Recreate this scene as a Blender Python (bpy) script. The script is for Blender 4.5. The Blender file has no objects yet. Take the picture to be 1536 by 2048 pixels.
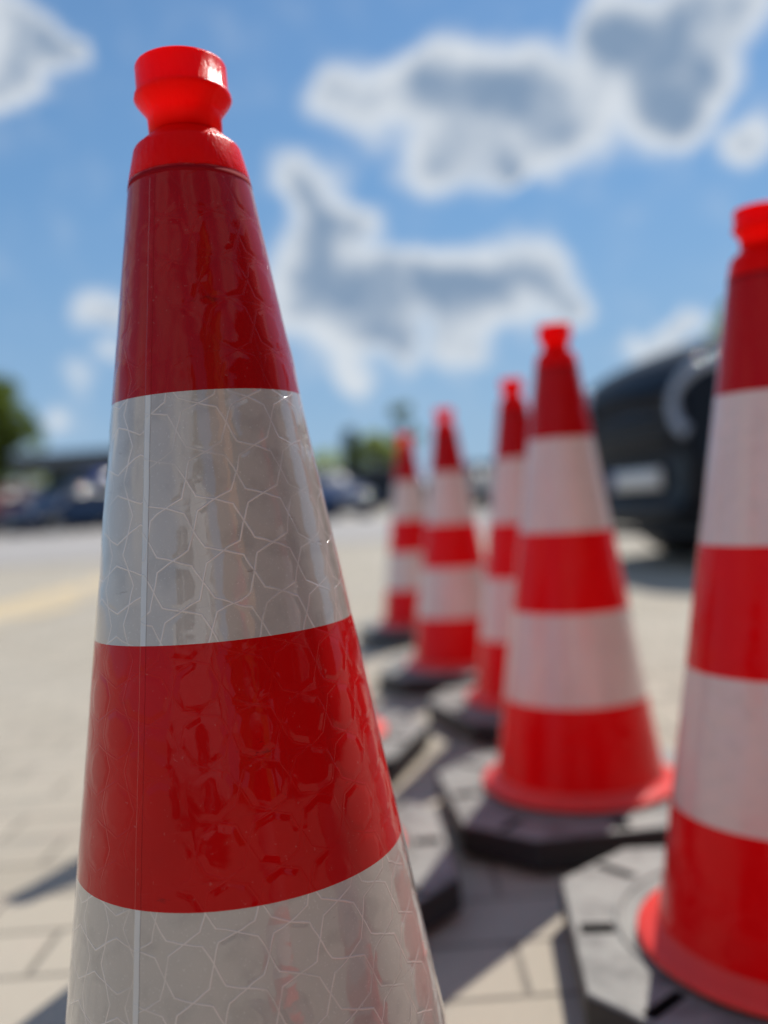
import bpy, math, random
import numpy as np
from mathutils import Matrix, Vector

random.seed(7); np.random.seed(7)
sc = bpy.context.scene
COL = sc.collection
R = math.radians

# ------------------------------------------------------------------ camera
PW, PH, FPX = 1536, 2048, 1772.2
PITCH, ROLL, EYE = .010467, .072057, .50255
_F = Vector((0, math.cos(PITCH), -math.sin(PITCH)))
_U = Vector((0, math.sin(PITCH), math.cos(PITCH)))
_Rt = Vector((1, 0, 0))
CR = math.cos(ROLL)*_Rt - math.sin(ROLL)*_U
CU = math.sin(ROLL)*_Rt + math.cos(ROLL)*_U
CPOS = Vector((0, 0, EYE))
cd = bpy.data.cameras.new('camera'); cam = bpy.data.objects.new('camera', cd); COL.objects.link(cam)
cd.sensor_fit = 'VERTICAL'; cd.sensor_height = 24; cd.sensor_width = 18
cd.lens = 24*FPX/PH
cd.clip_start = .02; cd.clip_end = 2000
cd.dof.use_dof = True; cd.dof.focus_distance = .430
cd.dof.aperture_fstop = (cd.lens/1000)/.0120
cd.dof.aperture_blades = 0
cam.matrix_world = Matrix(((CR.x, CU.x, -_F.x, CPOS.x), (CR.y, CU.y, -_F.y, CPOS.y), (CR.z, CU.z, -_F.z, CPOS.z), (0, 0, 0, 1)))
sc.camera = cam

def ray(x, y):
    return (_F*FPX + CR*(x-PW/2) + CU*(PH/2-y))
def at(x, y, Y):                      # point seen at photo pixel (x, y) at depth Y
    d = ray(x, y); return CPOS + d*(Y/d.y)

# ------------------------------------------------------------------ light and sky
SUN_AZ, SUN_EL = R(32), R(50)
sd = Vector((math.sin(SUN_AZ)*math.cos(SUN_EL), math.cos(SUN_AZ)*math.cos(SUN_EL), math.sin(SUN_EL)))
sl = bpy.data.lights.new('sun', 'SUN'); so = bpy.data.objects.new('sun', sl); COL.objects.link(so)
sl.energy = 4.3; sl.angle = R(.55); sl.color = (1, .955, .88)
so.rotation_euler = sd.to_track_quat('Z', 'Y').to_euler()
sc.view_settings.view_transform = 'Standard'; sc.view_settings.look = 'None'
sc.view_settings.exposure = 0; sc.view_settings.gamma = 1
sc.cycles.use_denoising = True
sc.cycles.max_bounces = 10
sc.cycles.sample_clamp_indirect = 6

w = bpy.data.worlds.new('World'); sc.world = w; w.use_nodes = True
nt = w.node_tree; N = nt.nodes; L = nt.links
for n in list(N): N.remove(n)
out = N.new('ShaderNodeOutputWorld'); bg = N.new('ShaderNodeBackground'); L.new(bg.outputs[0], out.inputs[0])
sky = N.new('ShaderNodeTexSky'); sky.sky_type = 'NISHITA'; sky.sun_disc = False
sky.sun_elevation = SUN_EL; sky.sun_rotation = SUN_AZ; sky.air_density = 1.0; sky.dust_density = .05; sky.ozone_density = 2.6
sky.altitude = 100
bg.inputs[1].default_value = .10
tc = N.new('ShaderNodeTexCoord')
nz = N.new('ShaderNodeTexNoise'); nz.inputs['Scale'].default_value = 9; nz.inputs['Detail'].default_value = 6; nz.inputs['Roughness'].default_value = .6
L.new(tc.outputs['Generated'], nz.inputs['Vector'])
vs = N.new('ShaderNodeVectorMath'); vs.operation = 'SUBTRACT'; L.new(nz.outputs['Color'], vs.inputs[0]); vs.inputs[1].default_value = (.5, .5, .5)
vm = N.new('ShaderNodeVectorMath'); vm.operation = 'MULTIPLY_ADD'; L.new(vs.outputs[0], vm.inputs[0]); vm.inputs[1].default_value = (.075,)*3
L.new(tc.outputs['Generated'], vm.inputs[2])
def conv(lst, s, ox, oy): return [(ox+a/s, oy+b/s, r/s) for a, b, r in lst]
BL = conv([(130,330,80),(220,270,100),(320,330,120),(420,270,105),(500,240,115),(520,400,125),(620,300,130),(700,260,120),(740,400,140),
 (820,260,110),(880,360,125),(960,420,105),(430,520,95),(540,520,95),(700,520,95),(850,500,95),(740,560,55),
 (1000,180,110),(1050,90,110),(1100,250,130),(1190,140,110),(1240,280,130),(1330,230,110),(1400,200,80),(1180,400,110),(1290,370,100),
 (1080,30,100),(1250,40,120),(1380,30,130),(1500,60,80),(1440,460,70),(1510,400,90),
 (40,560,90),(90,650,100),(180,710,95),(270,710,80),(60,780,120),(130,880,120),(60,960,120),(240,880,105),(330,880,105),
 (420,870,95),(500,880,95),(230,1020,120),(360,1020,110),(560,900,105),(650,860,105),(740,830,100),(820,850,90),(620,980,115),
 (740,960,110),(880,930,90),(930,990,70),(560,1110,85),(650,1110,60),(240,1190,75),(420,1110,75),
 (1130,1090,70),(1220,1050,70),(1300,1010,60)], 1.574, 560, 0)
BL += conv([(60,60,120),(120,200,130),(220,230,100),(300,280,85),(370,280,60),(60,350,120),(160,380,90),(20,440,90),
 (400,1420,95),(500,1450,80),(480,1620,70),(360,1750,95),(230,1900,80)], 2.277, 0, 0)
acc = None
def addblob(c, rad, amp=1.0):
    global acc
    d = N.new('ShaderNodeVectorMath'); d.operation = 'DISTANCE'; L.new(vm.outputs[0], d.inputs[0]); d.inputs[1].default_value = tuple(c)
    m = N.new('ShaderNodeMapRange'); m.interpolation_type = 'SMOOTHSTEP'
    L.new(d.outputs['Value'], m.inputs['Value']); m.inputs['From Min'].default_value = 0; m.inputs['From Max'].default_value = rad
    m.inputs['To Min'].default_value = amp; m.inputs['To Max'].default_value = 0
    if acc is None: acc = m.outputs[0]
    else:
        a = N.new('ShaderNodeMath'); a.operation = 'ADD'; L.new(acc, a.inputs[0]); L.new(m.outputs[0], a.inputs[1]); acc = a.outputs[0]
for x, y, r_ in conv([(150,600,110),(120,820,150),(230,960,150),(400,960,140),(520,1000,120),(180,1080,120),(330,1120,110)], 1.574, 560, 0):
    addblob(ray(x, y).normalized(), r_*1.25/FPX, .42)
for x, y, r_ in BL:
    d = ray(x, y).normalized(); addblob(d, r_*1.3/FPX)
for az, el, rr in [(75,25,.25),(95,18,.3),(120,35,.28),(150,20,.3),(170,40,.25),(200,22,.3),(225,35,.3),(255,18,.28),(290,28,.25),(310,15,.2),(60,55,.2),(340,62,.2),(180,65,.2)]:
    d = Vector((math.sin(R(az))*math.cos(R(el)), math.cos(R(az))*math.cos(R(el)), math.sin(R(el))))
    addblob(d, rr, 1.5)
n2 = N.new('ShaderNodeTexNoise'); n2.inputs['Scale'].default_value = 22; n2.inputs['Detail'].default_value = 5; L.new(tc.outputs['Generated'], n2.inputs['Vector'])
na = N.new('ShaderNodeMath'); na.operation = 'MULTIPLY_ADD'; L.new(n2.outputs['Fac'], na.inputs[0]); na.inputs[1].default_value = .85; L.new(acc, na.inputs[2])
al = N.new('ShaderNodeMapRange'); al.interpolation_type = 'SMOOTHSTEP'; L.new(na.outputs[0], al.inputs[0]); al.inputs[1].default_value = .36; al.inputs[2].default_value = 1.45
n3w = N.new('ShaderNodeTexNoise'); n3w.inputs['Scale'].default_value = 13; n3w.inputs['Detail'].default_value = 7; n3w.inputs['Roughness'].default_value = .62; L.new(vm.outputs[0], n3w.inputs['Vector'])
nb = N.new('ShaderNodeMath'); nb.operation = 'MULTIPLY_ADD'; L.new(n3w.outputs['Fac'], nb.inputs[0]); nb.inputs[1].default_value = 2.2; L.new(acc, nb.inputs[2])
co = N.new('ShaderNodeMapRange'); co.interpolation_type = 'SMOOTHSTEP'; L.new(nb.outputs[0], co.inputs[0]); co.inputs[1].default_value = 1.75; co.inputs[2].default_value = 3.15
cc = N.new('ShaderNodeMix'); cc.data_type = 'RGBA'; L.new(co.outputs[0], cc.inputs[0]); cc.inputs[6].default_value = (7.4, 7.8, 8.2, 1); cc.inputs[7].default_value = (2.3, 3.2, 4.5, 1)
tint = N.new('ShaderNodeMix'); tint.data_type = 'RGBA'; tint.blend_type = 'MULTIPLY'; tint.inputs[0].default_value = 1; tint.inputs[7].default_value = (.84, 1.03, 1.12, 1); L.new(sky.outputs[0], tint.inputs[6])
mx = N.new('ShaderNodeMix'); mx.data_type = 'RGBA'; L.new(al.outputs[0], mx.inputs[0]); spz = N.new('ShaderNodeSeparateXYZ'); L.new(tc.outputs['Generated'], spz.inputs[0])
hz = N.new('ShaderNodeMapRange'); hz.interpolation_type = 'SMOOTHSTEP'; L.new(spz.outputs[2], hz.inputs[0]); hz.inputs[1].default_value = 0; hz.inputs[2].default_value = .8; hz.inputs[3].default_value = .92; hz.inputs[4].default_value = 0
hm = N.new('ShaderNodeMix'); hm.data_type = 'RGBA'; L.new(hz.outputs[0], hm.inputs[0]); L.new(tint.outputs[2], hm.inputs[6]); hl_ = N.new('ShaderNodeMapRange'); L.new(spz.outputs[2], hl_.inputs[0]); hl_.inputs[1].default_value = .06; hl_.inputs[2].default_value = .34
hc = N.new('ShaderNodeMix'); hc.data_type = 'RGBA'; L.new(hl_.outputs[0], hc.inputs[0]); hc.inputs[6].default_value = (3.0, 4.6, 6.6, 1); hc.inputs[7].default_value = (1.7, 3.5, 6.1, 1); L.new(hc.outputs[2], hm.inputs[7]); L.new(hm.outputs[2], mx.inputs[6]); L.new(cc.outputs[2], mx.inputs[7])
am = N.new('ShaderNodeMath'); am.operation = 'MULTIPLY'; am.inputs[1].default_value = .93; L.new(al.outputs[0], am.inputs[0]); L.new(am.outputs[0], mx.inputs[0])
L.new(mx.outputs[2], bg.inputs[0])

# ------------------------------------------------------------------ helpers
def mesh_obj(name, V, Fc, mats, parent=None, smooth=True, midx=None, uv=None, uv2=None):
    me = bpy.data.meshes.new(name); me.from_pydata([tuple(v) for v in V], [], Fc)
    for m in (mats if isinstance(mats, (list, tuple)) else [mats]): me.materials.append(m)
    if midx is not None: me.polygons.foreach_set('material_index', midx)
    if smooth: me.polygons.foreach_set('use_smooth', [True]*len(me.polygons))
    li = None
    for nm, u in (('film', uv), ('seam', uv2)):
        if u is not None:
            lay = me.uv_layers.new(name=nm); li = np.empty(len(me.loops), int); me.loops.foreach_get('vertex_index', li)
            lay.data.foreach_set('uv', np.asarray(u)[li].ravel())
    me.update()
    o = bpy.data.objects.new(name, me); COL.objects.link(o)
    if parent: o.parent = parent
    return o
def tag(o, label=None, cat=None, group=None, kind=None):
    if label: o['label'] = label
    if cat: o['category'] = cat
    if group: o['group'] = group
    if kind: o['kind'] = kind
    return o
def empty(name, loc=(0, 0, 0), rz=0):
    o = bpy.data.objects.new(name, None); COL.objects.link(o); o.location = loc; o.rotation_euler = (0, 0, rz); o.empty_display_size = .1
    return o
def copy_tree(o, parent=None):
    c = o.copy(); COL.objects.link(c); c.parent = parent
    for k in ('label', 'category', 'group', 'kind'):
        if parent is None and k in c and k != 'group': pass
    for ch in list(o.children): copy_tree(ch, c)
    return c
def bevel(o, wd=.005, seg=2, ang=30):
    m = o.modifiers.new('bevel', 'BEVEL'); m.width = wd; m.segments = seg; m.limit_method = 'ANGLE'; m.angle_limit = R(ang)
    return o
def box(x0, x1, y0, y1, z0, z1):
    V = [(x, y, z) for z in (z0, z1) for y in (y0, y1) for x in (x0, x1)]
    return V, [(0, 2, 3, 1), (4, 5, 7, 6), (0, 1, 5, 4), (2, 6, 7, 3), (0, 4, 6, 2), (1, 3, 7, 5)]
class MB:
    def __init__(s): s.V = []; s.F = []
    def add(s, V, F):
        n = len(s.V); s.V += [tuple(v) for v in V]; s.F += [tuple(i+n for i in f) for f in F]; return s
    def box(s, *a): return s.add(*box(*a))
    def tube(s, a, b, r0, r1=None, n=10):
        r1 = r0 if r1 is None else r1; a = Vector(a); b = Vector(b); q = (b-a).to_track_quat('Z', 'Y')
        V = [a+q@Vector((r0*math.cos(2*math.pi*i/n), r0*math.sin(2*math.pi*i/n), 0)) for i in range(n)]
        V += [b+q@Vector((r1*math.cos(2*math.pi*i/n), r1*math.sin(2*math.pi*i/n), 0)) for i in range(n)]
        return s.add(V, [(i, (i+1) % n, (i+1) % n+n, i+n) for i in range(n)]+[tuple(range(n-1, -1, -1)), tuple(range(n, 2*n))])
    def obj(s, name, mat, parent=None, smooth=False): return mesh_obj(name, s.V, s.F, mat, parent, smooth)
def lathe(prof, n=96, close=False):
    V = []; Fc = []
    for r, z in prof:
        for i in range(n):
            a = 2*math.pi*i/n; V.append((r*math.cos(a), r*math.sin(a), z))
    m = len(prof)
    for j in range(m if close else m-1):
        k = (j+1) % m
        for i in range(n):
            i2 = (i+1) % n
            Fc.append((j*n+i, j*n+i2, k*n+i2, k*n+i))
    return V, Fc

# ------------------------------------------------------------------ materials
def newmat(name):
    m = bpy.data.materials.new(name); m.use_nodes = True
    b = m.node_tree.nodes['Principled BSDF']; return m, m.node_tree, b
def simple(name, col, rough=.5, metal=0, spec=.5, coat=0, noise=0, nscale=20, bump=0):
    m, t, b = newmat(name)
    b.inputs['Base Color'].default_value = (*col, 1); b.inputs['Roughness'].default_value = rough
    b.inputs['Metallic'].default_value = metal; b.inputs['Specular IOR Level'].default_value = spec
    b.inputs['Coat Weight'].default_value = coat; b.inputs['Coat Roughness'].default_value = .05
    if noise or bump:
        c = t.nodes.new('ShaderNodeTexCoord'); n = t.nodes.new('ShaderNodeTexNoise'); n.inputs['Scale'].default_value = nscale; n.inputs['Detail'].default_value = 6
        t.links.new(c.outputs['Object'], n.inputs['Vector'])
        if noise:
            r = t.nodes.new('ShaderNodeMix'); r.data_type = 'RGBA'
            r.inputs[6].default_value = (*[x*(1-noise) for x in col], 1); r.inputs[7].default_value = (*[min(1, x*(1+noise)) for x in col], 1)
            t.links.new(n.outputs['Fac'], r.inputs[0]); t.links.new(r.outputs[2], b.inputs['Base Color'])
        if bump:
            bp = t.nodes.new('ShaderNodeBump'); bp.inputs['Strength'].default_value = 1; bp.inputs['Distance'].default_value = bump
            t.links.new(n.outputs['Fac'], bp.inputs['Height']); t.links.new(bp.outputs[0], b.inputs['Normal'])
    return m

class G:                                # little node-graph helper
    def __init__(s, t): s.t = t
    def m(s, op, a, b=None, c=None, clamp=False):
        n = s.t.nodes.new('ShaderNodeMath'); n.operation = op; n.use_clamp = clamp
        for i, v in enumerate((a, b, c)):
            if v is None: continue
            if isinstance(v, (int, float)): n.inputs[i].default_value = v
            else: s.t.links.new(v, n.inputs[i])
        return n.outputs[0]
    def ss(s, v, a, b, lo=0, hi=1):
        n = s.t.nodes.new('ShaderNodeMapRange'); n.interpolation_type = 'SMOOTHSTEP'; s.t.links.new(v, n.inputs[0])
        n.inputs[1].default_value = a; n.inputs[2].default_value = b; n.inputs[3].default_value = lo; n.inputs[4].default_value = hi
        return n.outputs[0]
    def noise(s, vec, scale, detail=4, rough=.5, col=False):
        n = s.t.nodes.new('ShaderNodeTexNoise'); n.inputs['Scale'].default_value = scale; n.inputs['Detail'].default_value = detail; n.inputs['Roughness'].default_value = rough
        s.t.links.new(vec, n.inputs['Vector']); return n.outputs['Color' if col else 'Fac']
    def mix(s, f, a, b):
        n = s.t.nodes.new('ShaderNodeMix'); n.data_type = 'RGBA'
        for i, v in ((0, f), (6, a), (7, b)):
            if isinstance(v, (int, float)): n.inputs[i].default_value = v
            elif isinstance(v, tuple): n.inputs[i].default_value = (*v, 1)
            else: s.t.links.new(v, n.inputs[i])
        return n.outputs[2]

PITCHM = .0250
def film(name, white, hero=True, dk=1.0):
    m, t, b = newmat(name); g = G(t)
    uvn = t.nodes.new('ShaderNodeUVMap'); uvn.uv_map = 'film'
    obc = t.nodes.new('ShaderNodeTexCoord').outputs['Object']
    wob = g.noise(obc, 40, 2, .5, True)
    vm_ = t.nodes.new('ShaderNodeVectorMath'); vm_.operation = 'MULTIPLY_ADD'; t.links.new(wob, vm_.inputs[0]); vm_.inputs[1].default_value = (.0040,)*3; t.links.new(uvn.outputs[0], vm_.inputs[2])
    mp = t.nodes.new('ShaderNodeMapping'); mp.inputs['Rotation'].default_value = (0, 0, R(11)); mp.inputs['Scale'].default_value = (1/PITCHM,)*3
    mp.vector_type = 'POINT'; t.links.new(vm_.outputs[0], mp.inputs[0])
    sp = t.nodes.new('ShaderNodeSeparateXYZ'); t.links.new(mp.outputs[0], sp.inputs[0])
    px = g.m('SUBTRACT', g.m('FRACT', sp.outputs[0]), .5); py = g.m('SUBTRACT', g.m('FRACT', sp.outputs[1]), .5)
    ax = g.m('ABSOLUTE', px); ay = g.m('ABSOLUTE', py)
    c1, s1 = math.cos(R(22.5)), math.sin(R(22.5))
    d1 = g.m('ADD', g.m('MULTIPLY', ax, c1), g.m('MULTIPLY', ay, s1)); d2 = g.m('ADD', g.m('MULTIPLY', ax, s1), g.m('MULTIPLY', ay, c1))
    d = g.m('MAXIMUM', d1, d2)                      # octagon distance, apothem .462
    e = g.m('ABSOLUTE', g.m('SUBTRACT', d, .4619))
    # cell id noise : tilt and fade of the seal lines from cell to cell
    cid = t.nodes.new('ShaderNodeCombineXYZ'); t.links.new(g.m('FLOOR', sp.outputs[0]), cid.inputs[0]); t.links.new(g.m('FLOOR', sp.outputs[1]), cid.inputs[1])
    wn = t.nodes.new('ShaderNodeTexWhiteNoise'); wn.noise_dimensions = '2D'; t.links.new(cid.outputs[0], wn.inputs['Vector'])
    wc = t.nodes.new('ShaderNodeSeparateColor'); t.links.new(wn.outputs['Color'], wc.inputs[0])
    big = g.noise(obc, 14, 3, .6)
    fade = g.ss(big, .36, .54, .15 if white else .08, 1)
    line = g.m('MULTIPLY', g.ss(e, .009, .022, 1, 0), fade)
    pil = g.ss(d, .25, .46, 1, 0) if False else g.ss(d, .34 if white else .30, .462, 1, 0)
    tilt = g.m('ADD', g.m('MULTIPLY', px, g.m('SUBTRACT', wc.outputs[0], .5)), g.m('MULTIPLY', py, g.m('SUBTRACT', wc.outputs[1], .5)))
    # seam
    uvs = t.nodes.new('ShaderNodeUVMap'); uvs.uv_map = 'seam'; ss_ = t.nodes.new('ShaderNodeSeparateXYZ'); t.links.new(uvs.outputs[0], ss_.inputs[0])
    sx = g.m('ADD', ss_.outputs[0], g.m('MULTIPLY', g.m('SUBTRACT', g.noise(obc, 60, 2), .5), .0008))
    strip = g.m('MULTIPLY', g.ss(sx, 0, .0004), g.ss(sx, .0034, .0038, 1, 0))
    edge = g.m('MULTIPLY', g.ss(g.m('ABSOLUTE', g.m('SUBTRACT', sx, .0036)), .0001, .0005, 1, 0), .9)
    wr = g.noise(obc, 9, 2, .4); fine = g.noise(obc, 900, 2, .5)
    wr2 = g.noise(obc, 55, 3, .5)
    h = g.m('MULTIPLY', line, .60 if white else .16)
    h = g.m('ADD', h, g.m('MULTIPLY', pil, .22 if white else g.m('MULTIPLY', fade, .5)))
    h = g.m('ADD', h, g.m('MULTIPLY', tilt, 1.3 if white else 1.4))
    h = g.m('ADD', h, g.m('MULTIPLY', wr, 7.0))
    h = g.m('ADD', h, g.m('MULTIPLY', wr2, .55 if white else .25))
    h = g.m('ADD', h, g.m('MULTIPLY', strip, .55))
    bp = t.nodes.new('ShaderNodeBump'); bp.inputs['Strength'].default_value = 1; bp.inputs['Distance'].default_value = .0005
    t.links.new(h, bp.inputs['Height']); t.links.new(bp.outputs[0], b.inputs['Coat Normal'])
    bp2 = t.nodes.new('ShaderNodeBump'); bp2.inputs['Strength'].default_value = .5; bp2.inputs['Distance'].default_value = .0005
    t.links.new(h, bp2.inputs['Height']); t.links.new(bp2.outputs[0], b.inputs['Normal'])
    spk = g.ss(fine, .62, .75)
    if white:
        col = g.mix(big, *(((.42, .37, .325), (.55, .48, .425)) if hero else ((.70, .51, .46), (.84, .64, .57))))  # distant whites: pink of sunlight coming through red plastic is put into the colour
        col = g.mix(g.m('MULTIPLY', g.ss(wr2, .5, .7), .35 if hero else .12), col, (.29, .255, .23))
        col = g.mix(g.m('MULTIPLY', spk, .35), col, (.75, .72, .68))
        col = g.mix(g.m('MULTIPLY', line, .95), col, (.70, .60, .54)); col = g.mix(strip, col, (.62, .60, .58)); col = g.mix(g.m('MULTIPLY', edge, .7), col, (.22, .21, .20))
        b.inputs['Roughness'].default_value = .42; b.inputs['Metallic'].default_value = .1
    else:
        col = g.mix(big, *(((.40, .0003, .001), (.66, .0004, .001)) if hero else ((.74, .0006, .003), (.92, .0008, .004))))  # distant reds: glow of sun through the cones is painted in as brighter colour
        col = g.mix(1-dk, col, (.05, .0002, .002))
        col = g.mix(g.m('MULTIPLY', line, .05), col, (.65, .006, .006)); col = g.mix(g.m('MULTIPLY', edge, .4), col, (.2, 0, .004))
        b.inputs['Roughness'].default_value = .45
    t.links.new(col, b.inputs['Base Color'])
    smp = t.nodes.new('ShaderNodeMapping'); smp.inputs['Scale'].default_value = (1, 1, 3.5); smp.inputs['Rotation'].default_value = (.3, .5, 0); t.links.new(obc, smp.inputs[0])
    scf = g.m('MULTIPLY', g.ss(g.noise(smp.outputs[0], 26, 8, .75), .64, .70), .45)
    col = g.mix(scf, col, (.16, .12, .10) if white else (.10, .004, .006))
    dust = g.ss(g.noise(obc, 400, 3, .6), .66, .74)
    col2 = g.mix(g.m('MULTIPLY', dust, .35 if white else .10), col, (.6, .5, .45)); t.links.new(col2, b.inputs['Base Color'])
    b.inputs['Specular IOR Level'].default_value = .3 if white else .04
    b.inputs['Coat Weight'].default_value = 1; b.inputs['Coat IOR'].default_value = (1.7 if hero else 1.5) if white else (1.26 if hero else 1.23)
    rr = g.ss(wr2, .45, .75, *((.02, .07) if hero else (.06, .16))); t.links.new(rr, b.inputs['Coat Roughness'])
    return m
M_white = film('white_film', True); M_red = film('red_film', False); M_white2 = film('backlit_pink_white_film', True, False); M_red2 = film('backlit_bright_red_film', False, False); M_top = film('dark_top_red_film', False, True, .66); M_top2 = film('backlit_dark_top_red_film', False, False, .55)

M_pl, t, b = newmat('fluorescent_red_plastic')
b.inputs['Base Color'].default_value = (.97, .002, .001, 1); b.inputs['Roughness'].default_value = .27; b.inputs['Specular IOR Level'].default_value = .3; b.inputs['IOR'].default_value = 1.22
b.inputs['Subsurface Weight'].default_value = 1; b.inputs['Subsurface Radius'].default_value = (1, .02, .01); b.inputs['Subsurface Scale'].default_value = .0065
g = G(t); oc = t.nodes.new('ShaderNodeTexCoord').outputs['Object']
bp = t.nodes.new('ShaderNodeBump'); bp.inputs['Distance'].default_value = .0009; bp.inputs['Strength'].default_value = 1
mpn = t.nodes.new('ShaderNodeMapping'); mpn.inputs['Scale'].default_value = (1, 1, .25); t.links.new(oc, mpn.inputs[0])
t.links.new(g.noise(mpn.outputs[0], 300, 4, .6), bp.inputs['Height']); t.links.new(bp.outputs[0], b.inputs['Normal'])

M_body = simple('weathered_red_plastic', (.86, .06, .045), .5, spec=.4, noise=.12, nscale=30)
b_ = M_body.node_tree.nodes['Principled BSDF']; b_.inputs['Subsurface Weight'].default_value = .5; b_.inputs['Subsurface Radius'].default_value = (1, .1, .1); b_.inputs['Subsurface Scale'].default_value = .006
M_edge = simple('dark_film_edge', (.30, .002, .006), .8, spec=.1)
M_in = simple('cone_inner_plastic', (.55, .015, .01), .5)

M_rub, t, b = newmat('dusty_recycled_rubber'); g = G(t); oc = t.nodes.new('ShaderNodeTexCoord').outputs['Object']
ge = t.nodes.new('ShaderNodeNewGeometry'); sn = t.nodes.new('ShaderNodeSeparateXYZ'); t.links.new(ge.outputs['Normal'], sn.inputs[0])
up = g.ss(sn.outputs[2], .5, .95)       # dust settles on the level faces
dn = g.ss(g.noise(oc, 18, 6, .65), .3, .6, .45, 1)
col = g.mix(g.m('MULTIPLY', up, dn), (.022, .021, .022), (.30, .298, .268))
t.links.new(col, b.inputs['Base Color']); b.inputs['Roughness'].default_value = .5; b.inputs['Specular IOR Level'].default_value = .5
bp = t.nodes.new('ShaderNodeBump'); bp.inputs['Distance'].default_value = .0015; bp.inputs['Strength'].default_value = .8
t.links.new(g.m('ADD', g.noise(oc, 160, 5, .7), g.noise(oc, 30, 3)), bp.inputs['Height']); t.links.new(bp.outputs[0], b.inputs['Normal'])

# ------------------------------------------------------------------ ground
def gz(x, y):
    xx = min(max(x, -25), 3.5); yy = min(max(y-6, 0), 30)
    return yy*(.004-.001*xx)
xs = sorted(set([-600, -300, -150, -80, -50, -35, 35, 50, 80, 150, 300, 600]+[i*1.0 for i in range(-28, 30)]))
ys = sorted(set([-600, -300, -100, -50, -20, -10, -5, 60, 100, 200, 400, 900]+[i*1.0 for i in range(-3, 45)]))
V = [(x, y, gz(x, y)) for y in ys for x in xs]; nx = len(xs)
Fc = [(j*nx+i, j*nx+i+1, (j+1)*nx+i+1, (j+1)*nx+i) for j in range(len(ys)-1) for i in range(nx-1)]
M_gr, t, b = newmat('concrete_pavers'); g = G(t); gc = t.nodes.new('ShaderNodeNewGeometry').outputs['Position']
br = t.nodes.new('ShaderNodeTexBrick'); t.links.new(gc, br.inputs['Vector'])
br.inputs['Scale'].default_value = 1; br.inputs['Brick Width'].default_value = .22; br.inputs['Row Height'].default_value = .11
br.inputs['Mortar Size'].default_value = .0045; br.inputs['Mortar Smooth'].default_value = .4
br.inputs['Color1'].default_value = (.43, .372, .285, 1); br.inputs['Color2'].default_value = (.53, .465, .365, 1); br.inputs['Mortar'].default_value = (.20, .17, .135, 1)
br.offset = .5
n1 = g.noise(gc, 1.3, 5, .6); n2_ = g.noise(gc, 140, 4, .7); n3 = g.noise(gc, 12, 4, .6)
c_ = g.mix(g.ss(g.noise(gc, 4.5, 6, .7), .52, .72, 0, .65), br.outputs['Color'], (.29, .265, .225))
c_ = g.mix(g.ss(n1, .35, .65, 0, .45), c_, (.46, .41, .335))
c_ = g.mix(g.ss(n3, .55, .75, 0, .35), c_, (.54, .43, .35))
c_ = g.mix(g.ss(n2_, .5, .72, 0, .3), c_, (.28, .255, .22))
t.links.new(c_, b.inputs['Base Color']); b.inputs['Roughness'].default_value = .85
bp = t.nodes.new('ShaderNodeBump'); bp.inputs['Distance'].default_value = .003; bp.inputs['Strength'].default_value = 1
hh = g.m('ADD', g.m('MULTIPLY', g.m('SUBTRACT', 1, br.outputs['Fac']), 1), g.m('MULTIPLY', n2_, .5))
t.links.new(hh, bp.inputs['Height']); t.links.new(bp.outputs[0], b.inputs['Normal'])
tag(mesh_obj('ground', V, Fc, M_gr), kind='structure')

# asphalt strip further back on the left
def patch(name, pts, dz, mat, kind='structure'):
    (x0, x1), (y0, y1) = pts; nxx = max(2, int((x1-x0)/1)+1); nyy = max(2, int((y1-y0)/1)+1)
    X = np.linspace(x0, x1, nxx); Y = np.linspace(y0, y1, nyy)
    V = [(x, y, gz(x, y)+dz) for y in Y for x in X]
    Fc = [(j*nxx+i, j*nxx+i+1, (j+1)*nxx+i+1, (j+1)*nxx+i) for j in range(nyy-1) for i in range(nxx-1)]
    return tag(mesh_obj(name, V, Fc, mat), kind=kind)
M_as = simple('grey_asphalt', (.40, .37, .345), .9, noise=.15, nscale=3)
patch('road', ((-60, 60), (11.0, 26.0)), .012, M_as)
M_ye, t, b = newmat('worn_yellow_paint'); g = G(t); gc = t.nodes.new('ShaderNodeNewGeometry').outputs['Position']
nn = g.noise(gc, 2.2, 4, .6)
t.links.new(g.mix(g.ss(nn, .40, .56), (.48, .42, .33), (.66, .50, .28)), b.inputs['Base Color']); b.inputs['Roughness'].default_value = .8
patch('road_marking', ((-2.66, -1.95), (3.5, 8.0)), .006, M_ye)

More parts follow.
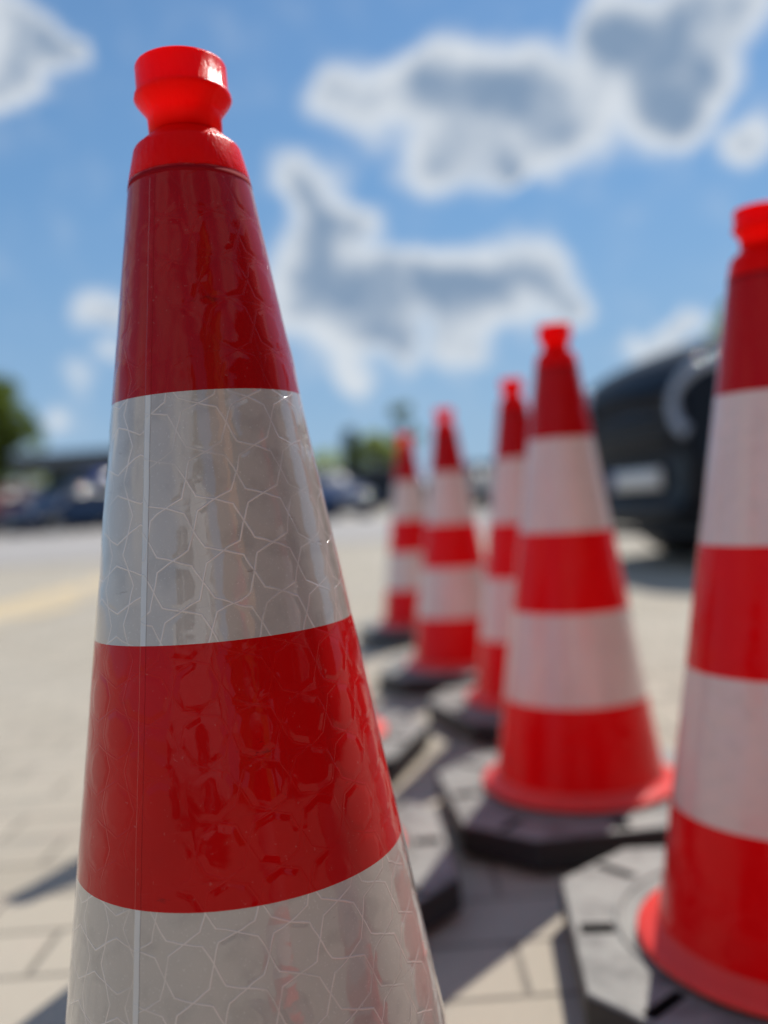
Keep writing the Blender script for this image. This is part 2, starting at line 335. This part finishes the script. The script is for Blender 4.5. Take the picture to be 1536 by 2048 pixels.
# ------------------------------------------------------------------ traffic cones
SLOPE = .151; SA = math.sin(math.atan(SLOPE))
def rad(z): return .0305+SLOPE*(.6988-z)
def film_band(name, z0, z1, mat, parent, dense, seam_ang, ofs=.0006, off=0):
    n = 360 if dense else 96; m = max(3, int((z1-z0)/.0012)) if dense else 6
    a = seam_ang + np.linspace(0, 2*math.pi, n+1)   # duplicate seam column for clean UVs
    zz = np.linspace(z0, z1, m+1)
    A, Z = np.meshgrid(a, zz); r = .0305+SLOPE*(.6988-Z)+ofs
    if dense:                                   # the film is not perfectly tight: soft dents
        aa = A-seam_ang
        k = np.clip(np.minimum(aa, 2*math.pi-aa)/.4, 0, 1)
        dd = np.zeros_like(r); rs = np.random.RandomState(int(z0*1e4)+off)
        for q in range(26):
            ca = rs.uniform(.3, 6); cz = rs.uniform(z0, z1); sa = rs.uniform(.10, .22); szz = rs.uniform(.006, .015)
            dd += rs.uniform(-1, 1)*np.exp(-((aa-ca)/sa)**2-((Z-cz)/szz)**2)
        edge = np.clip((Z-z0)/.006, 0, 1)*np.clip((z1-Z)/(.03 if off == 0 else .006), 0, 1)
        r = r+dd*(.0007 if off == 0 else .0004)*k*edge
    V = np.stack([r*np.cos(A), r*np.sin(A), Z], -1).reshape(-1, 3)
    th = (A-seam_ang)*SA; s = (r/SA)
    uv = np.stack([s*np.sin(th), s*np.cos(th)], -1).reshape(-1, 2)
    arc = (A-seam_ang)*r; arc = np.where(A-seam_ang > math.pi, arc-2*math.pi*r, arc)
    uv2 = np.stack([arc, Z], -1).reshape(-1, 2)
    W1 = n+1
    Fc = [(j*W1+i, j*W1+i+1, (j+1)*W1+i+1, (j+1)*W1+i) for j in range(m) for i in range(n)]
    return mesh_obj(name, V, Fc, mat, parent, True, uv=uv, uv2=uv2)

def octo(hx, hy, cut, z, cutb=None):
    return [(-hx+cut, -hy, z), (hx-cut, -hy, z), (hx, -hy+cut, z), (hx, hy-cut, z), (hx-cut, hy, z), (-hx+cut, hy, z), (-hx, hy-cut, z), (-hx, -hy+cut, z)]
def make_plate(parent):
    H = .205; CUT = .085; ZT = .052
    mb = MB()
    rings = [octo(H-.012, H-.012, CUT, .003), octo(H, H, CUT, .012), octo(H, H, CUT, ZT-.003), octo(H-.003, H-.003, CUT-.001, ZT)]
    V = [p for rg in rings for p in rg]; Fc = [tuple(range(7, -1, -1))]
    for k in range(3):
        for i in range(8): Fc.append((k*8+i, k*8+(i+1) % 8, (k+1)*8+(i+1) % 8, (k+1)*8+i))
    Fc.append(tuple(range(24, 32)))
    mb.add(V, Fc)
    o = mb.obj('base_plate', M_rub)
    # handle slots are cut right through the plate
    cut = MB()
    def slot(cx, cy, ang, lx, ly):
        c, s_ = math.cos(ang), math.sin(ang); V_, F_ = box(-lx/2, lx/2, -ly/2, ly/2, -.02, .09)
        cut.add([(cx+c*x-s_*y, cy+s_*x+c*y, z) for x, y, z in V_], F_)
    for k in range(4):
        a = k*math.pi/2
        slot(.178*math.cos(a), .178*math.sin(a), a+math.pi, .034, .020)
        a += math.pi/4
        slot(.196*math.cos(a), .196*math.sin(a), a, .050, .013)
    cobj = cut.obj('cutter', M_rub)
    md = o.modifiers.new('slots', 'BOOLEAN'); md.operation = 'DIFFERENCE'; md.object = cobj; md.solver = 'EXACT'
    bpy.context.view_layer.update(); dg = bpy.context.evaluated_depsgraph_get(); ev = o.evaluated_get(dg)
    me = bpy.data.meshes.new_from_object(ev); o.modifiers.clear(); o.data = me; o.parent = parent
    cm = cobj.data; bpy.data.objects.remove(cobj); bpy.data.meshes.remove(cm)
    bevel(o, .003, 2, 25)
    # raised recess ring round the cone foot
    Vr, Fr = lathe([(.152, .0515), (.153, .0545), (.158, .0545), (.160, .0515)], 64)
    mesh_obj('socket_ring', Vr, Fr, M_rub, o)
    return o

PLATE = None
def make_cone(levels, label, loc, rz=0, tilt=(0, 0), dense=False, seam=-2.2, name='traffic_cone', dz=0, plate_rot=0, plate_shift=(0, 0)):
    global PLATE
    top, ft, b1, b2, b3, b4, b5 = levels
    root = empty(name, (loc[0], loc[1], 0), rz); tag(root, label, 'traffic cone', 'red and white traffic cones on the paving')
    n = 128 if dense else 64
    t0 = top-.75
    # body shell under the film, thick walled, open below and above
    rb = rad(b5)
    prof = [(rad(ft+.002)-.0004, ft+.002)] + [(rad(z), z) for z in np.linspace(ft-.004, b5, 14)]
    prof += [(rb+.0035, b5-.003), (rb+.012, b5-.0085), (rb+.0215, b5-.011), (rb+.0225, b5-.0135), (rb+.0225, .0545), (rb+.020, .0525), (rb-.004, .0525), (rb-.003, b5-.004)]
    prof += [(rad(z)-.0032, z) for z in np.linspace(b5, ft+.002, 12)]
    V_, F_ = lathe(prof[::-1], n, True)
    body = mesh_obj('cone_body', V_, F_, M_body, root)
    # collar with sloping shoulder
    cz = ft
    prof = [(rad(cz)-.0002, cz-.0012), (rad(cz)+.0007, cz-.0008), (rad(cz)+.0006, cz+.0004), (.0292, cz+.0170), (.0282, cz+.0186),
            (.0208, cz+.0250), (.0198, cz+.0262), (.0172, cz+.0262), (.0176, cz+.023), (.0255, cz+.0160), (.0290, cz-.0012)]
    V_, F_ = lathe(prof, n, True); collar = mesh_obj('collar', V_, F_, M_pl, root)
    # flared cap: neck, ledge and open rim
    tz = top
    prof = [(.0176, cz+.0255), (.0199, cz+.0257), (.0202, tz-.0280), (.0212, tz-.0258), (.0256, tz-.0200), (.0266, tz-.0182), (.0262, tz-.0162), (.0249, tz-.0156),
            (.0248, tz-.001), (.0243, tz), (.0229, tz), (.0224, tz-.001), (.0222, tz-.017), (.0184, tz-.0255), (.0175, tz-.030)]
    V_, F_ = lathe(prof, n, True); mesh_obj('cap', V_, F_, M_pl, root)
    V_, F_ = lathe([(rad(cz-.0046)+.0004, cz-.0046), (rad(cz-.0040)+.0008, cz-.0040), (rad(cz-.0010)+.0007, cz-.0014), (rad(cz-.0010)-.001, cz-.0012)], n)
    mesh_obj('film_edge', V_, F_, M_edge, root)
    bands = [(ft, b1, 0), (b1, b2, 1), (b2, b3, 0), (b3, b4, 1), (b4, b5+.001, 0)]
    for i, (za, zb, wht) in enumerate(bands):
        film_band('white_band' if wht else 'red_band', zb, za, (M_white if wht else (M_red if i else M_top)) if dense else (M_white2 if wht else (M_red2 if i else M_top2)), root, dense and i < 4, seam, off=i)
    if PLATE is None: PLATE = p = make_plate(root)
    else:
        p = PLATE.copy(); COL.objects.link(p); p.parent = root
        for ch in PLATE.children: c = ch.copy(); COL.objects.link(c); c.parent = p
    p.rotation_euler = (0, 0, plate_rot-rz); p.location = (plate_shift[0], plate_shift[1], -dz)
    for ch in root.children:
        if ch is not p:
            ch.rotation_euler = (tilt[0], tilt[1], 0)
    root.location.z = dz
    return root
LV = [.75, .6862, .5762, .4366, .319, .1872, .07]
LM = [.7497, .6852, .565, .4419, .3214, .1895, .07]
hero = make_cone(LM, 'large sharp red and white cone closest to the camera, at the left of the photo', (-.0887, .4917), dense=True, seam=R(-116), tilt=(0, -.0075))
make_cone(LV, 'red and white cone cut off by the right edge, its flange glowing in the sun', (.3646, .8457), tilt=(.0091, .0141), dz=.0037, seam=R(60), plate_rot=R(-6), plate_shift=(0, .04))
make_cone(LV, 'red and white cone standing in the middle right, in front of the dark car', (.2697, 1.3581), tilt=(.002, .0133), dz=.004, seam=R(40), plate_rot=R(5))
make_cone(LV, 'narrow red and white cone half hidden behind the left side of the middle right cone', (.2988, 1.9529), tilt=(0, .0016), dz=.0028, seam=R(100), plate_rot=R(20))
make_cone(LV, 'second farthest red and white cone of the right row, left of the half hidden one', (.1771, 2.4363), tilt=(0, .0089), dz=-.003, seam=R(80), plate_rot=R(-12))
make_cone(LV, 'farthest and smallest red and white cone, at the left end of the background row', (.0939, 3.2578), dz=-.001, seam=R(20), plate_rot=R(10))
make_cone(LV, 'cone directly behind the large sharp one, only its right edge and slotted base showing', (-.152, 1.16), tilt=(0, -.012), seam=R(90), plate_rot=R(3))
make_cone(LV, 'far cone hidden behind the large sharp one, its pink flange edge and base corner showing', (-.172, 1.74), tilt=(0, -.030), seam=R(90), plate_rot=R(-18))
for i, (x, y) in enumerate([(.47, .30), (.36, -.45)]):
    make_cone(LV, ['red and white cone beside the camera, mirrored in the film of the large sharp one', 'red and white cone behind the camera, mirrored faintly in the large sharp one'][i], (x, y), seam=1)

# ------------------------------------------------------------------ vehicles
M_glass = simple('car_glass', (.015, .018, .022), .3, spec=.4)
M_tyre = simple('tyre_rubber', (.018, .018, .019), .8)
M_rim = simple('alloy_rim', (.35, .36, .38), .5, metal=.6)
M_blackpl = simple('black_plastic', (.012, .012, .014), .5)
M_chrome = simple('chrome', (.6, .62, .65), .12, metal=1)
M_lens = simple('lamp_lens', (.26, .31, .40), .12, spec=.6, coat=1)
M_redlens = simple('red_lamp_lens', (.45, .02, .02), .2, coat=1)
M_platew = simple('number_plate_white', (.72, .72, .70), .4)
M_plateb = simple('number_plate_blue', (.02, .06, .35), .4)
M_dark = simple('plate_lettering', (.02, .02, .02), .5)
def paint(name, col): return simple(name, col, .5, spec=.12, coat=.15, noise=.04, nscale=2)

# car side outline; x=0 front bumper, L rear. tables of (x, half width, z bottom, z belt, half width roof, z roof)
CARS = {
 'hatch': dict(L=4.2, st=[(0, .55, .30, .62, .50, .66), (.10, .80, .20, .70, .70, .74), (.5, .86, .18, .80, .74, .86), (1.15, .88, .20, .90, .70, .96), (1.75, .88, .20, .93, .58, 1.38),
      (2.2, .88, .20, .94, .60, 1.46), (3.1, .88, .20, .97, .60, 1.46), (3.75, .87, .22, 1.0, .58, 1.34), (4.08, .82, .24, .98, .62, 1.02), (4.2, .70, .34, .80, .60, .86)], wheels=(.78, 3.38), wr=.31, ws=(1.15, 1.75, 3.75)),
 'van': dict(L=4.9, st=[(0, .65, .32, .75, .60, .82), (.12, .88, .22, .88, .78, .96), (.55, .94, .20, 1.05, .78, 1.14), (1.0, .95, .20, 1.12, .74, 1.32), (1.6, .95, .20, 1.15, .76, 1.85),
      (2.1, .95, .20, 1.15, .78, 1.95), (4.2, .95, .20, 1.15, .78, 1.95), (4.7, .94, .22, 1.15, .76, 1.92), (4.86, .90, .26, 1.1, .72, 1.80), (4.9, .85, .36, 1.0, .68, 1.6)], wheels=(.92, 3.95), wr=.34, ws=(1.0, 1.6, 4.7)),
 'suv': dict(L=4.7, st=[(0, .60, .32, .95, .56, 1.02), (.06, .82, .24, 1.07, .74, 1.14), (.20, .90, .22, 1.15, .80, 1.26), (.50, .92, .22, 1.20, .82, 1.36), (.95, .93, .24, 1.24, .82, 1.44), (1.05, .93, .24, 1.25, .80, 1.47), (2.0, .93, .24, 1.25, .66, 1.80),
      (2.5, .93, .24, 1.25, .68, 1.88), (3.9, .93, .24, 1.25, .68, 1.86), (4.4, .91, .26, 1.22, .66, 1.68), (4.6, .88, .28, 1.12, .68, 1.20), (4.7, .80, .36, .95, .66, 1.0)], wheels=(.92, 3.75), wr=.37, ws=(1.05, 2.0, 4.4)),
}
def car(name, kind, col, label, cat, loc, rz, group=None):
    sp = CARS[kind]; root = empty(name, loc, rz); tag(root, label, cat, group)
    mat = paint(name+'_paint_%.2f' % random.random(), col)
    V = []; Fc = []; K = 9
    for (x, w_, zb, zt, wr_, zr) in sp['st']:
        zm = zb+(zt-zb)*.45
        half = [(0, zb), (w_*.80, zb), (w_*.97, zb+.10), (w_, zm), (w_*.985, zt-.06), (w_*.94, zt), (wr_+.04, zr-.07), (wr_*.85, zr), (0, zr+.025)]
        ring = half+[(-y, z) for y, z in half[-2:0:-1]]
        V += [(x, y, z) for y, z in ring]
    n = len(V)//len(sp['st']); S = len(sp['st'])
    for j in range(S-1):
        for i in range(n): Fc.append((j*n+i, j*n+(i+1) % n, (j+1)*n+(i+1) % n, (j+1)*n+i))
    Fc.append(tuple(range(n))); Fc.append(tuple(range((S-1)*n+n-1, (S-1)*n-1, -1)))
    body = mesh_obj('body', V, Fc, mat, root)
    ss = body.modifiers.new('sub', 'SUBSURF'); ss.levels = 2; ss.render_levels = 2
    # wheels and arches
    for k, wx in enumerate(sp['wheels']):
        for s_ in (-1, 1):
            wy = s_*(sp['st'][3][1]-.02); rr = sp['wr']
            wheel = MB().tube((wx, wy-s_*.25, rr+.03), (wx, wy+s_*.012, rr+.03), rr+.06, n=32).obj('wheel_arch', M_blackpl, root)
            ty = MB().tube((wx, wy-s_*.2, rr), (wx, wy+s_*.03, rr), rr, n=36); o = ty.obj('wheel', M_tyre, root, False); bevel(o, .03, 3)
            rim = MB(); rim.tube((wx, wy+s_*.02, rr), (wx, wy+s_*.040, rr), rr*.30, n=20)
            for q in range(5):
                a = q*2*math.pi/5+.3; rim.tube((wx, wy+s_*.032, rr), (wx+math.cos(a)*rr*.62, wy+s_*.032, rr+math.sin(a)*rr*.62), .035, .028, 6)
            Vt, Ft = lathe([(rr*.60, -.01), (rr*.66, -.01), (rr*.66, .012), (rr*.60, .012)], 32, True)
            rim.add([(wx+a, wy+s_*.03+c, rr+b_) for a, b_, c in Vt], Ft)
            rim.obj('rim', M_rim, o)
    # glazing: side windows, windscreen, rear window standing 6 mm proud of the shell
    def stat(x):
        st = sp['st']
        for a, b_ in zip(st, st[1:]):
            if a[0] <= x <= b_[0]:
                f = (x-a[0])/(b_[0]-a[0]); return [p+(q-p)*f for p, q in zip(a, b_)]
        return list(st[-1])
    x0, x1, x2 = sp['ws']
    cuts = [x1-.28, (x1+x2)/2-.2, x2-.35] if kind != 'van' else [x1-.1, x1+1.0, x2-.9]
    for s_ in (-1, 1):
        for a_, b_ in zip(cuts, cuts[1:]):
            xa, xb = a_+.05, b_-.04; q = []
            m_ = 6
            for tt in range(m_+1):
                x = xa+(xb-xa)*tt/m_; S1 = stat(x)
                q.append((x, s_*(S1[1]*.94+.004), S1[3]+.02)); zt = S1[5]-.11; q.append((x, s_*(S1[4]+.055), max(zt, S1[3]+.06)))
            Fq = [(2*i, 2*i+2, 2*i+3, 2*i+1) if s_ < 0 else (2*i, 2*i+1, 2*i+3, 2*i+2) for i in range(m_)]
            o = mesh_obj('side_window', q, Fq, M_glass, root); sm = o.modifiers.new('t', 'SOLIDIFY'); sm.thickness = .012; sm.offset = 0
    def screen(xa, xb, nm):
        A, B_ = stat(xa), stat(xb); q = []
        for tt in range(7):
            f = tt/6; S1 = [p+(r_-p)*f for p, r_ in zip(A, B_)]; x = S1[0]; hw = S1[4]*.88
            for k in range(7):
                y = -hw+2*hw*k/6; q.append((x, y, S1[5]+.022-.02*abs(y/hw)**2))
        Fq = [(j*7+i, j*7+i+1, (j+1)*7+i+1, (j+1)*7+i) for j in range(6) for i in range(6)]
        o = mesh_obj(nm, q, Fq, M_glass, root); sm = o.modifiers.new('t', 'SOLIDIFY'); sm.thickness = .016; sm.offset = 0
    screen(x0+.12, x1-.02, 'windscreen'); screen(x2+.04, sp['st'][-2][0]-.06, 'rear_window')
    for s_ in (-1, 1):
        S1 = stat(x1-.25); m2 = MB(); m2.box(x1-.35, x1-.18, s_*(S1[1]+.02)-.09, s_*(S1[1]+.02)+.09, S1[3]+.02, S1[3]+.15); bevel(m2.obj('wing_mirror', mat, root), .03, 3)
        S2 = sp['st'][1]
        hl = MB()
        if kind != 'suv':
            hl.box(.06, .34, s_*S2[1]*.80-.13, s_*S2[1]*.80+.13, S2[3]-.13, S2[3]+.0); bevel(hl.obj('headlight', M_lens, root), .04, 3)
        S3 = sp['st'][-2]
        tl = MB().box(S3[0]-.10, S3[0]+.05, s_*S3[1]*.80-.12, s_*S3[1]*.80+.12, S3[3]-.20, S3[3]-.02); bevel(tl.obj('tail_light', M_redlens, root), .03, 2)
    S0 = sp['st'][0]
    if kind != 'suv':
        bevel(MB().box(-.02, .06, -.42, .42, .38, .56).obj('grille', M_blackpl, root), .02)
        pl = MB().box(-.035, -.02, -.26, .26, .40, .51).obj('number_plate', M_platew, root)
    pr = MB().box(sp['L']-.01, sp['L']+.012, -.26, .26, .62, .73).obj('number_plate', M_platew, root)
    return root, mat

# the dark car close by on the right; nose towards -x
car_rz = R(15)
suv, suvm = car('dark_car', 'suv', (.003, .0045, .010), 'big dark blue car parked close behind the cones at the right', 'car', (1.52, 5.42, 0), car_rz)
def front_x(y):      # nose is rounded in plan
    return .02+.24*(abs(y)/.92)**3
def front_patch(name, ys_, zs, mat, parent, th=.02, push=0, inner=None):
    q = [];
    for z0_, z1_, y in zip(*zs, ys_):
        for z in (z0_, z1_): q.append((front_x(y)+push+.10*max(0, z-.75), y, z))
    Fq = [(2*i, 2*i+1, 2*i+3, 2*i+2) for i in range(len(ys_)-1)]
    o = mesh_obj(name, q, Fq, mat, parent); sm = o.modifiers.new('t', 'SOLIDIFY'); sm.thickness = th; sm.offset = 0
    return o
gy = np.linspace(-.50, .50, 13)
gr = front_patch('grille', gy, ([.68]*13, [.94]*13), M_blackpl, suv, .03, -.03)
for k in range(5):
    front_patch('slat', gy, ([.70+.045*k]*13, [.715+.045*k]*13), M_blackpl, gr, .02, -.05)
gy2 = np.linspace(-.72, .72, 17)
front_patch('lower_intake', gy2, ([.26]*17, [.40]*17), M_blackpl, suv, .04, -.02)
front_patch('bumper_lip', gy2, ([.19]*17, [.235]*17), M_blackpl, suv, .05, -.03)
npl = front_patch('number_plate', np.linspace(-.36, .18, 5), ([.47]*5, [.585]*5), M_platew, suv, .012, -.055)
front_patch('plate_band', np.linspace(.135, .175, 3), ([.475]*3, [.58]*3), M_plateb, npl, .006, -.066)
for s_ in (-1, 1):
    # headlight: dark housing, pale crescent running light and projector lens
    yy = np.linspace(.50, .86, 10)*s_
    up_ = .98+.10*np.linspace(0, 1, 10)**1.0; lo_ = .76+.06*np.linspace(0, 1, 10)
    hl = front_patch('headlight', yy, (list(lo_), list(up_)), M_blackpl, suv, .03, -.03)
    cr_ = MB()
    P = []
    for k in range(15):
        a = R(235-k*11.5); P.append((.74+.24*math.cos(a), .93+.20*math.sin(a)))
    for (ya, za), (yb, zb_) in zip(P, P[1:]):
        pa = (front_x(ya)-.06+.1*max(0, za-.75), s_*ya, za); pb = (front_x(yb)-.06+.1*max(0, zb_-.75), s_*yb, zb_)
        cr_.tube(pa, pb, .050, .050, 10)
    cr_.obj('running_light', M_lens, hl, True)
    c0 = (front_x(.74)-.05, s_*.74, .90); MB().tube((c0[0]+.08, c0[1], c0[2]), c0, .055, .055, 20).obj('projector_lens', M_lens, hl)
    MB().tube((front_x(.7)-.02, s_*.68, .36), (front_x(.7)-.05, s_*.68, .36), .05, .05, 16).obj('fog_light', M_lens, suv)

def gp(px, Y): p = at(px, 1024, Y); return (p.x, Y, gz(p.x, Y))
def place(px, Y, kind, name, col, label, cat, rz, grp):
    p = gp(px, Y); sp = CARS[kind]; c, s_ = math.cos(rz), math.sin(rz); h = sp['L']/2
    car(name, kind, col, label, cat, (p[0]-c*h, p[1]-s_*h, p[2]+.014 if 11 < Y < 26 else p[2]), rz, grp)
grp = 'vehicles parked along the far edge'
place(-12, 29, 'hatch', 'parked_car', (.16, .012, .02), 'maroon car parked at the far left edge of the photo', 'car', R(70), grp)
place(70, 33, 'hatch', 'parked_car', (.035, .033, .036), 'dark grey car parked between the maroon and the blue car', 'car', R(80), grp)
place(132, 28, 'hatch', 'parked_car', (.012, .035, .09), 'blue car parked in front of the green shrub, left of the big cone', 'car', R(62), grp)
place(-25, 40, 'van', 'parked_van', (.75, .76, .78), 'white van standing behind the maroon car at the far left', 'van', R(30), grp)
place(205, 31, 'van', 'parked_van', (.02, .06, .30), 'dark blue van parked under the canopy beside the big cone', 'van', R(65), grp)
place(192, 40, 'van', 'parked_van', (.26, .28, .33), 'pale grey van behind the blue van, under the canopy', 'van', R(75), grp)
place(650, 27, 'hatch', 'parked_car', (.01, .035, .11), 'dark blue car just right of the big cone', 'car', R(115), grp)
place(640, 38, 'van', 'parked_van', (.78, .80, .82), 'white van peeping out behind the right edge of the big cone', 'van', R(100), grp)
place(770, 38, 'van', 'parked_car', (.02, .026, .04), 'dark slate van side on behind the farthest cone', 'van', R(184), grp)
place(930, 39, 'van', 'parked_car', (.016, .022, .04), 'dark navy van side on between the two farthest cones', 'van', R(4), grp)
place(940, 29, 'hatch', 'parked_car', (.02, .024, .036), 'dark car behind the narrow half hidden cone', 'car', R(80), grp)
place(1090, 31, 'hatch', 'parked_car', (.022, .026, .036), 'dark car hidden behind the middle right cone', 'car', R(8), grp)

# ------------------------------------------------------------------ canopy
M_roof = simple('dark_roofing', (.012, .015, .016), .7, noise=.2, nscale=4); M_post = simple('grey_steel', (.12, .125, .13), .5, metal=.6)
c0 = gp(180, 36)
can = empty('canopy', c0); tag(can, 'flat dark canopy roof on posts over the blue van', 'carport')
zr = (1050-915)/FPX*36+EYE-c0[2]
rf = MB().box(-2.1, 3.2, -2.5, 2.5, zr-.6, zr).obj('roof', M_roof, can); bevel(rf, .03)
MB().box(-1.95, 3.25, -2.58, -2.5, zr-.66, zr+.04).obj('gutter', M_post, can)
for x in (-1.7, .6, 3.0):
    for y in (-2.3, 2.3): MB().tube((x, y, 0), (x, y, zr-.6), .06, n=12).obj('post', M_post, can)

# ------------------------------------------------------------------ trees and shrubs
def leafmat(name, c):
    m, t, b = newmat(name); g = G(t); oc = t.nodes.new('ShaderNodeTexCoord').outputs['Object']
    t.links.new(g.mix(g.noise(oc, 3, 3), tuple(x*.6 for x in c), tuple(x*1.35 for x in c)), b.inputs['Base Color'])
    b.inputs['Roughness'].default_value = .6; b.inputs['Specular IOR Level'].default_value = .2
    tr = t.nodes.new('ShaderNodeBsdfTranslucent'); tr.inputs[0].default_value = (c[0]*1.5, c[1]*1.7, c[2]*.7, 1)
    mxs = t.nodes.new('ShaderNodeMixShader'); mxs.inputs[0].default_value = .5
    o = t.nodes['Material Output']; t.links.new(b.outputs[0], mxs.inputs[1]); t.links.new(tr.outputs[0], mxs.inputs[2]); t.links.new(mxs.outputs[0], o.inputs[0])
    return m
M_bark = simple('bark', (.09, .07, .05), .9, noise=.3, nscale=12, bump=.01)
LG, DG, YG = leafmat('mid_leaves', (.13, .155, .04)), leafmat('dark_needles', (.06, .08, .025)), leafmat('spring_leaves', (.36, .38, .24))
def tree(name, loc, H, crown_z0, rx, mat, label, cat='tree', clumps=34, per=150, leaf=.11, shape='round', seed=0):
    rs = np.random.RandomState(seed); root = empty(name, loc); tag(root, label, cat)
    tk = MB(); tk.tube((0, 0, -.1), (0, 0, crown_z0+.3*(H-crown_z0)), .035*H+.03, .02*H+.02, 10)
    V = []; Fc = []
    cen = []
    for k in range(clumps):
        u = rs.uniform(0, 1); z = crown_z0+(H-crown_z0)*u
        if shape == 'round': rr = rx*math.sqrt(max(.05, 1-(2*u-1)**2))
        elif shape == 'cone': rr = rx*(1-u)**.8+.08
        else: rr = rx*(1-.4*u)
        a = rs.uniform(0, 2*math.pi); q = rr*rs.uniform(.25, .95)
        c = np.array([q*math.cos(a), q*math.sin(a), z]); cr_ = rx*rs.uniform(.22, .40); cen.append(c)
        tk.tube((0, 0, crown_z0+(z-crown_z0)*.35), tuple(c), .012*H*.6+.008, .01, 5)
        n = per
        d = rs.normal(size=(n, 3)); d /= np.linalg.norm(d, axis=1)[:, None]; p = c+d*(cr_*rs.uniform(.3, 1, (n, 1))**.6)
        for i in range(n):
            a1 = rs.normal(size=3); a1 /= np.linalg.norm(a1); a2 = np.cross(a1, rs.normal(size=3)); a2 /= np.linalg.norm(a2)
            s_ = leaf*rs.uniform(.6, 1.3); b0 = len(V)
            V += [p[i]-a1*s_, p[i]-a2*s_*.5, p[i]+a1*s_, p[i]+a2*s_*.5]; Fc.append((b0, b0+1, b0+2, b0+3))
    tk.obj('trunk', M_bark, root, True)
    mesh_obj('crown', V, Fc, mat, root, False)
    return root
def tp(px, Y): return gp(px, Y)
def zof(px, py, Y): return at(px, py, Y).z
def tree_px(name, px, Y, ytop, ybot, wpx, mat, label, **k):
    p = tp(px, Y); H = zof(px, ytop, Y)-p[2]; z0 = zof(px, ybot, Y)-p[2]
    return tree(name, p, H, max(.1, z0), wpx/FPX*Y/2, mat, label, **k)
tree_px('leafy_tree', -12, 38, 762, 945, 190, LG, 'green leafy tree above the maroon car at the left edge', seed=1, clumps=60, per=170, leaf=.14)
tree_px('shrub', 122, 34, 938, 1010, 85, LG, 'green shrub between the dark grey car and the canopy', cat='shrub', seed=2, clumps=24, per=140, leaf=.09)
tree_px('shrub', 200, 46, 935, 1000, 110, LG, 'low green shrub in the shade behind the canopy', cat='shrub', seed=9, clumps=24, per=120, leaf=.1)
tree_px('conifer', 712, 42, 862, 985, 62, DG, 'narrow dark conifer rising behind the dark parked cars', shape='cone', seed=3, clumps=60, per=120, leaf=.10)
tree_px('leafy_tree', 768, 45, 880, 980, 120, YG, 'light green bushy tree right of the conifer', seed=4, clumps=40, per=110, leaf=.13)
tree_px('slender_tree', 818, 50, 805, 900, 66, LG, 'thin airy tree top above the farthest cone', seed=5, clumps=18, per=60, leaf=.12)
tree_px('leafy_tree', 660, 52, 905, 1000, 120, YG, 'pale green tree just right of the big cone', seed=6, clumps=24, per=90, leaf=.13)
tree_px('leafy_tree', 1500, 36, 600, 820, 120, YG, 'tree top showing above the dark car beside the right hand cone', seed=7, clumps=40, per=120, leaf=.14)
tree_px('shrub', 60, 48, 925, 1000, 90, YG, 'pale green shrub left of the canopy', cat='shrub', seed=8, clumps=22, per=90, leaf=.12)
tree_px('leafy_tree', 1300, 60, 900, 1000, 300, LG, 'tree hidden behind the dark car', seed=11, clumps=26, per=80, leaf=.16)

# ------------------------------------------------------------------ behind the camera: what the glossy film mirrors
M_wall = simple('ochre_render', (.62, .28, .09), .85, noise=.12, nscale=3); M_wf = simple('window_frame', (.6, .6, .6), .5)
bd = empty('workshop_building', (4.6, -7.5, 0), R(-28)); tag(bd, 'tall ochre workshop behind the camera, mirrored in the cone film', 'building')
w_ = MB().box(-1.3, 1.3, -3, 0, 0, 6.4).obj('wall', M_wall, bd); MB().box(-1.4, 1.4, -3.1, .15, 6.4, 6.6).obj('roof', M_roof, bd)
for x in (-.65, .65):
    f = MB().box(x-.4, x+.4, 0, .04, 1.0, 2.3).obj('window', M_wf, bd); MB().box(x-.34, x+.34, .041, .055, 1.07, 2.23).obj('pane', M_glass, f)
car('parked_van', 'van', (.75, .75, .74), 'white van parked behind the camera, mirrored in the cone film', 'van', (-4.5, -6, 0), R(20))
tree('leafy_tree', (-2.5, -16, 0), 8, 2, 2.6, LG, 'tall tree behind the camera, mirrored darkly in the cone film', seed=21, clumps=50, per=120, leaf=.16)
tree('leafy_tree', (9, -12, 0), 7, 2, 2.4, LG, 'round tree beside the ochre workshop behind the camera', seed=22, clumps=50, per=120, leaf=.16)

hb = empty('unseen_brick_blocker', (8.5, -2.5, 0)); tag(hb, 'unseen brown brick hall added at the right to darken the cone film reflections', 'building')  # added out of view to block blue sky and darken the film's right side
M_brick = simple('brown_brick', (.17, .10, .07), .9, noise=.25, nscale=6)
w_ = MB().box(0, 6, -7, 6, 0, 5.2).obj('wall', M_brick, hb); MB().box(-.25, 6.2, -7.2, 6.2, 5.2, 5.45).obj('roof', M_roof, hb)
for y in (-5, -2, 1, 4):
    f = MB().box(-.05, -.003, y-.8, y+.8, 1.2, 2.8).obj('window', M_wf, hb); MB().box(-.065, -.052, y-.7, y+.7, 1.3, 2.7).obj('pane', M_glass, f)
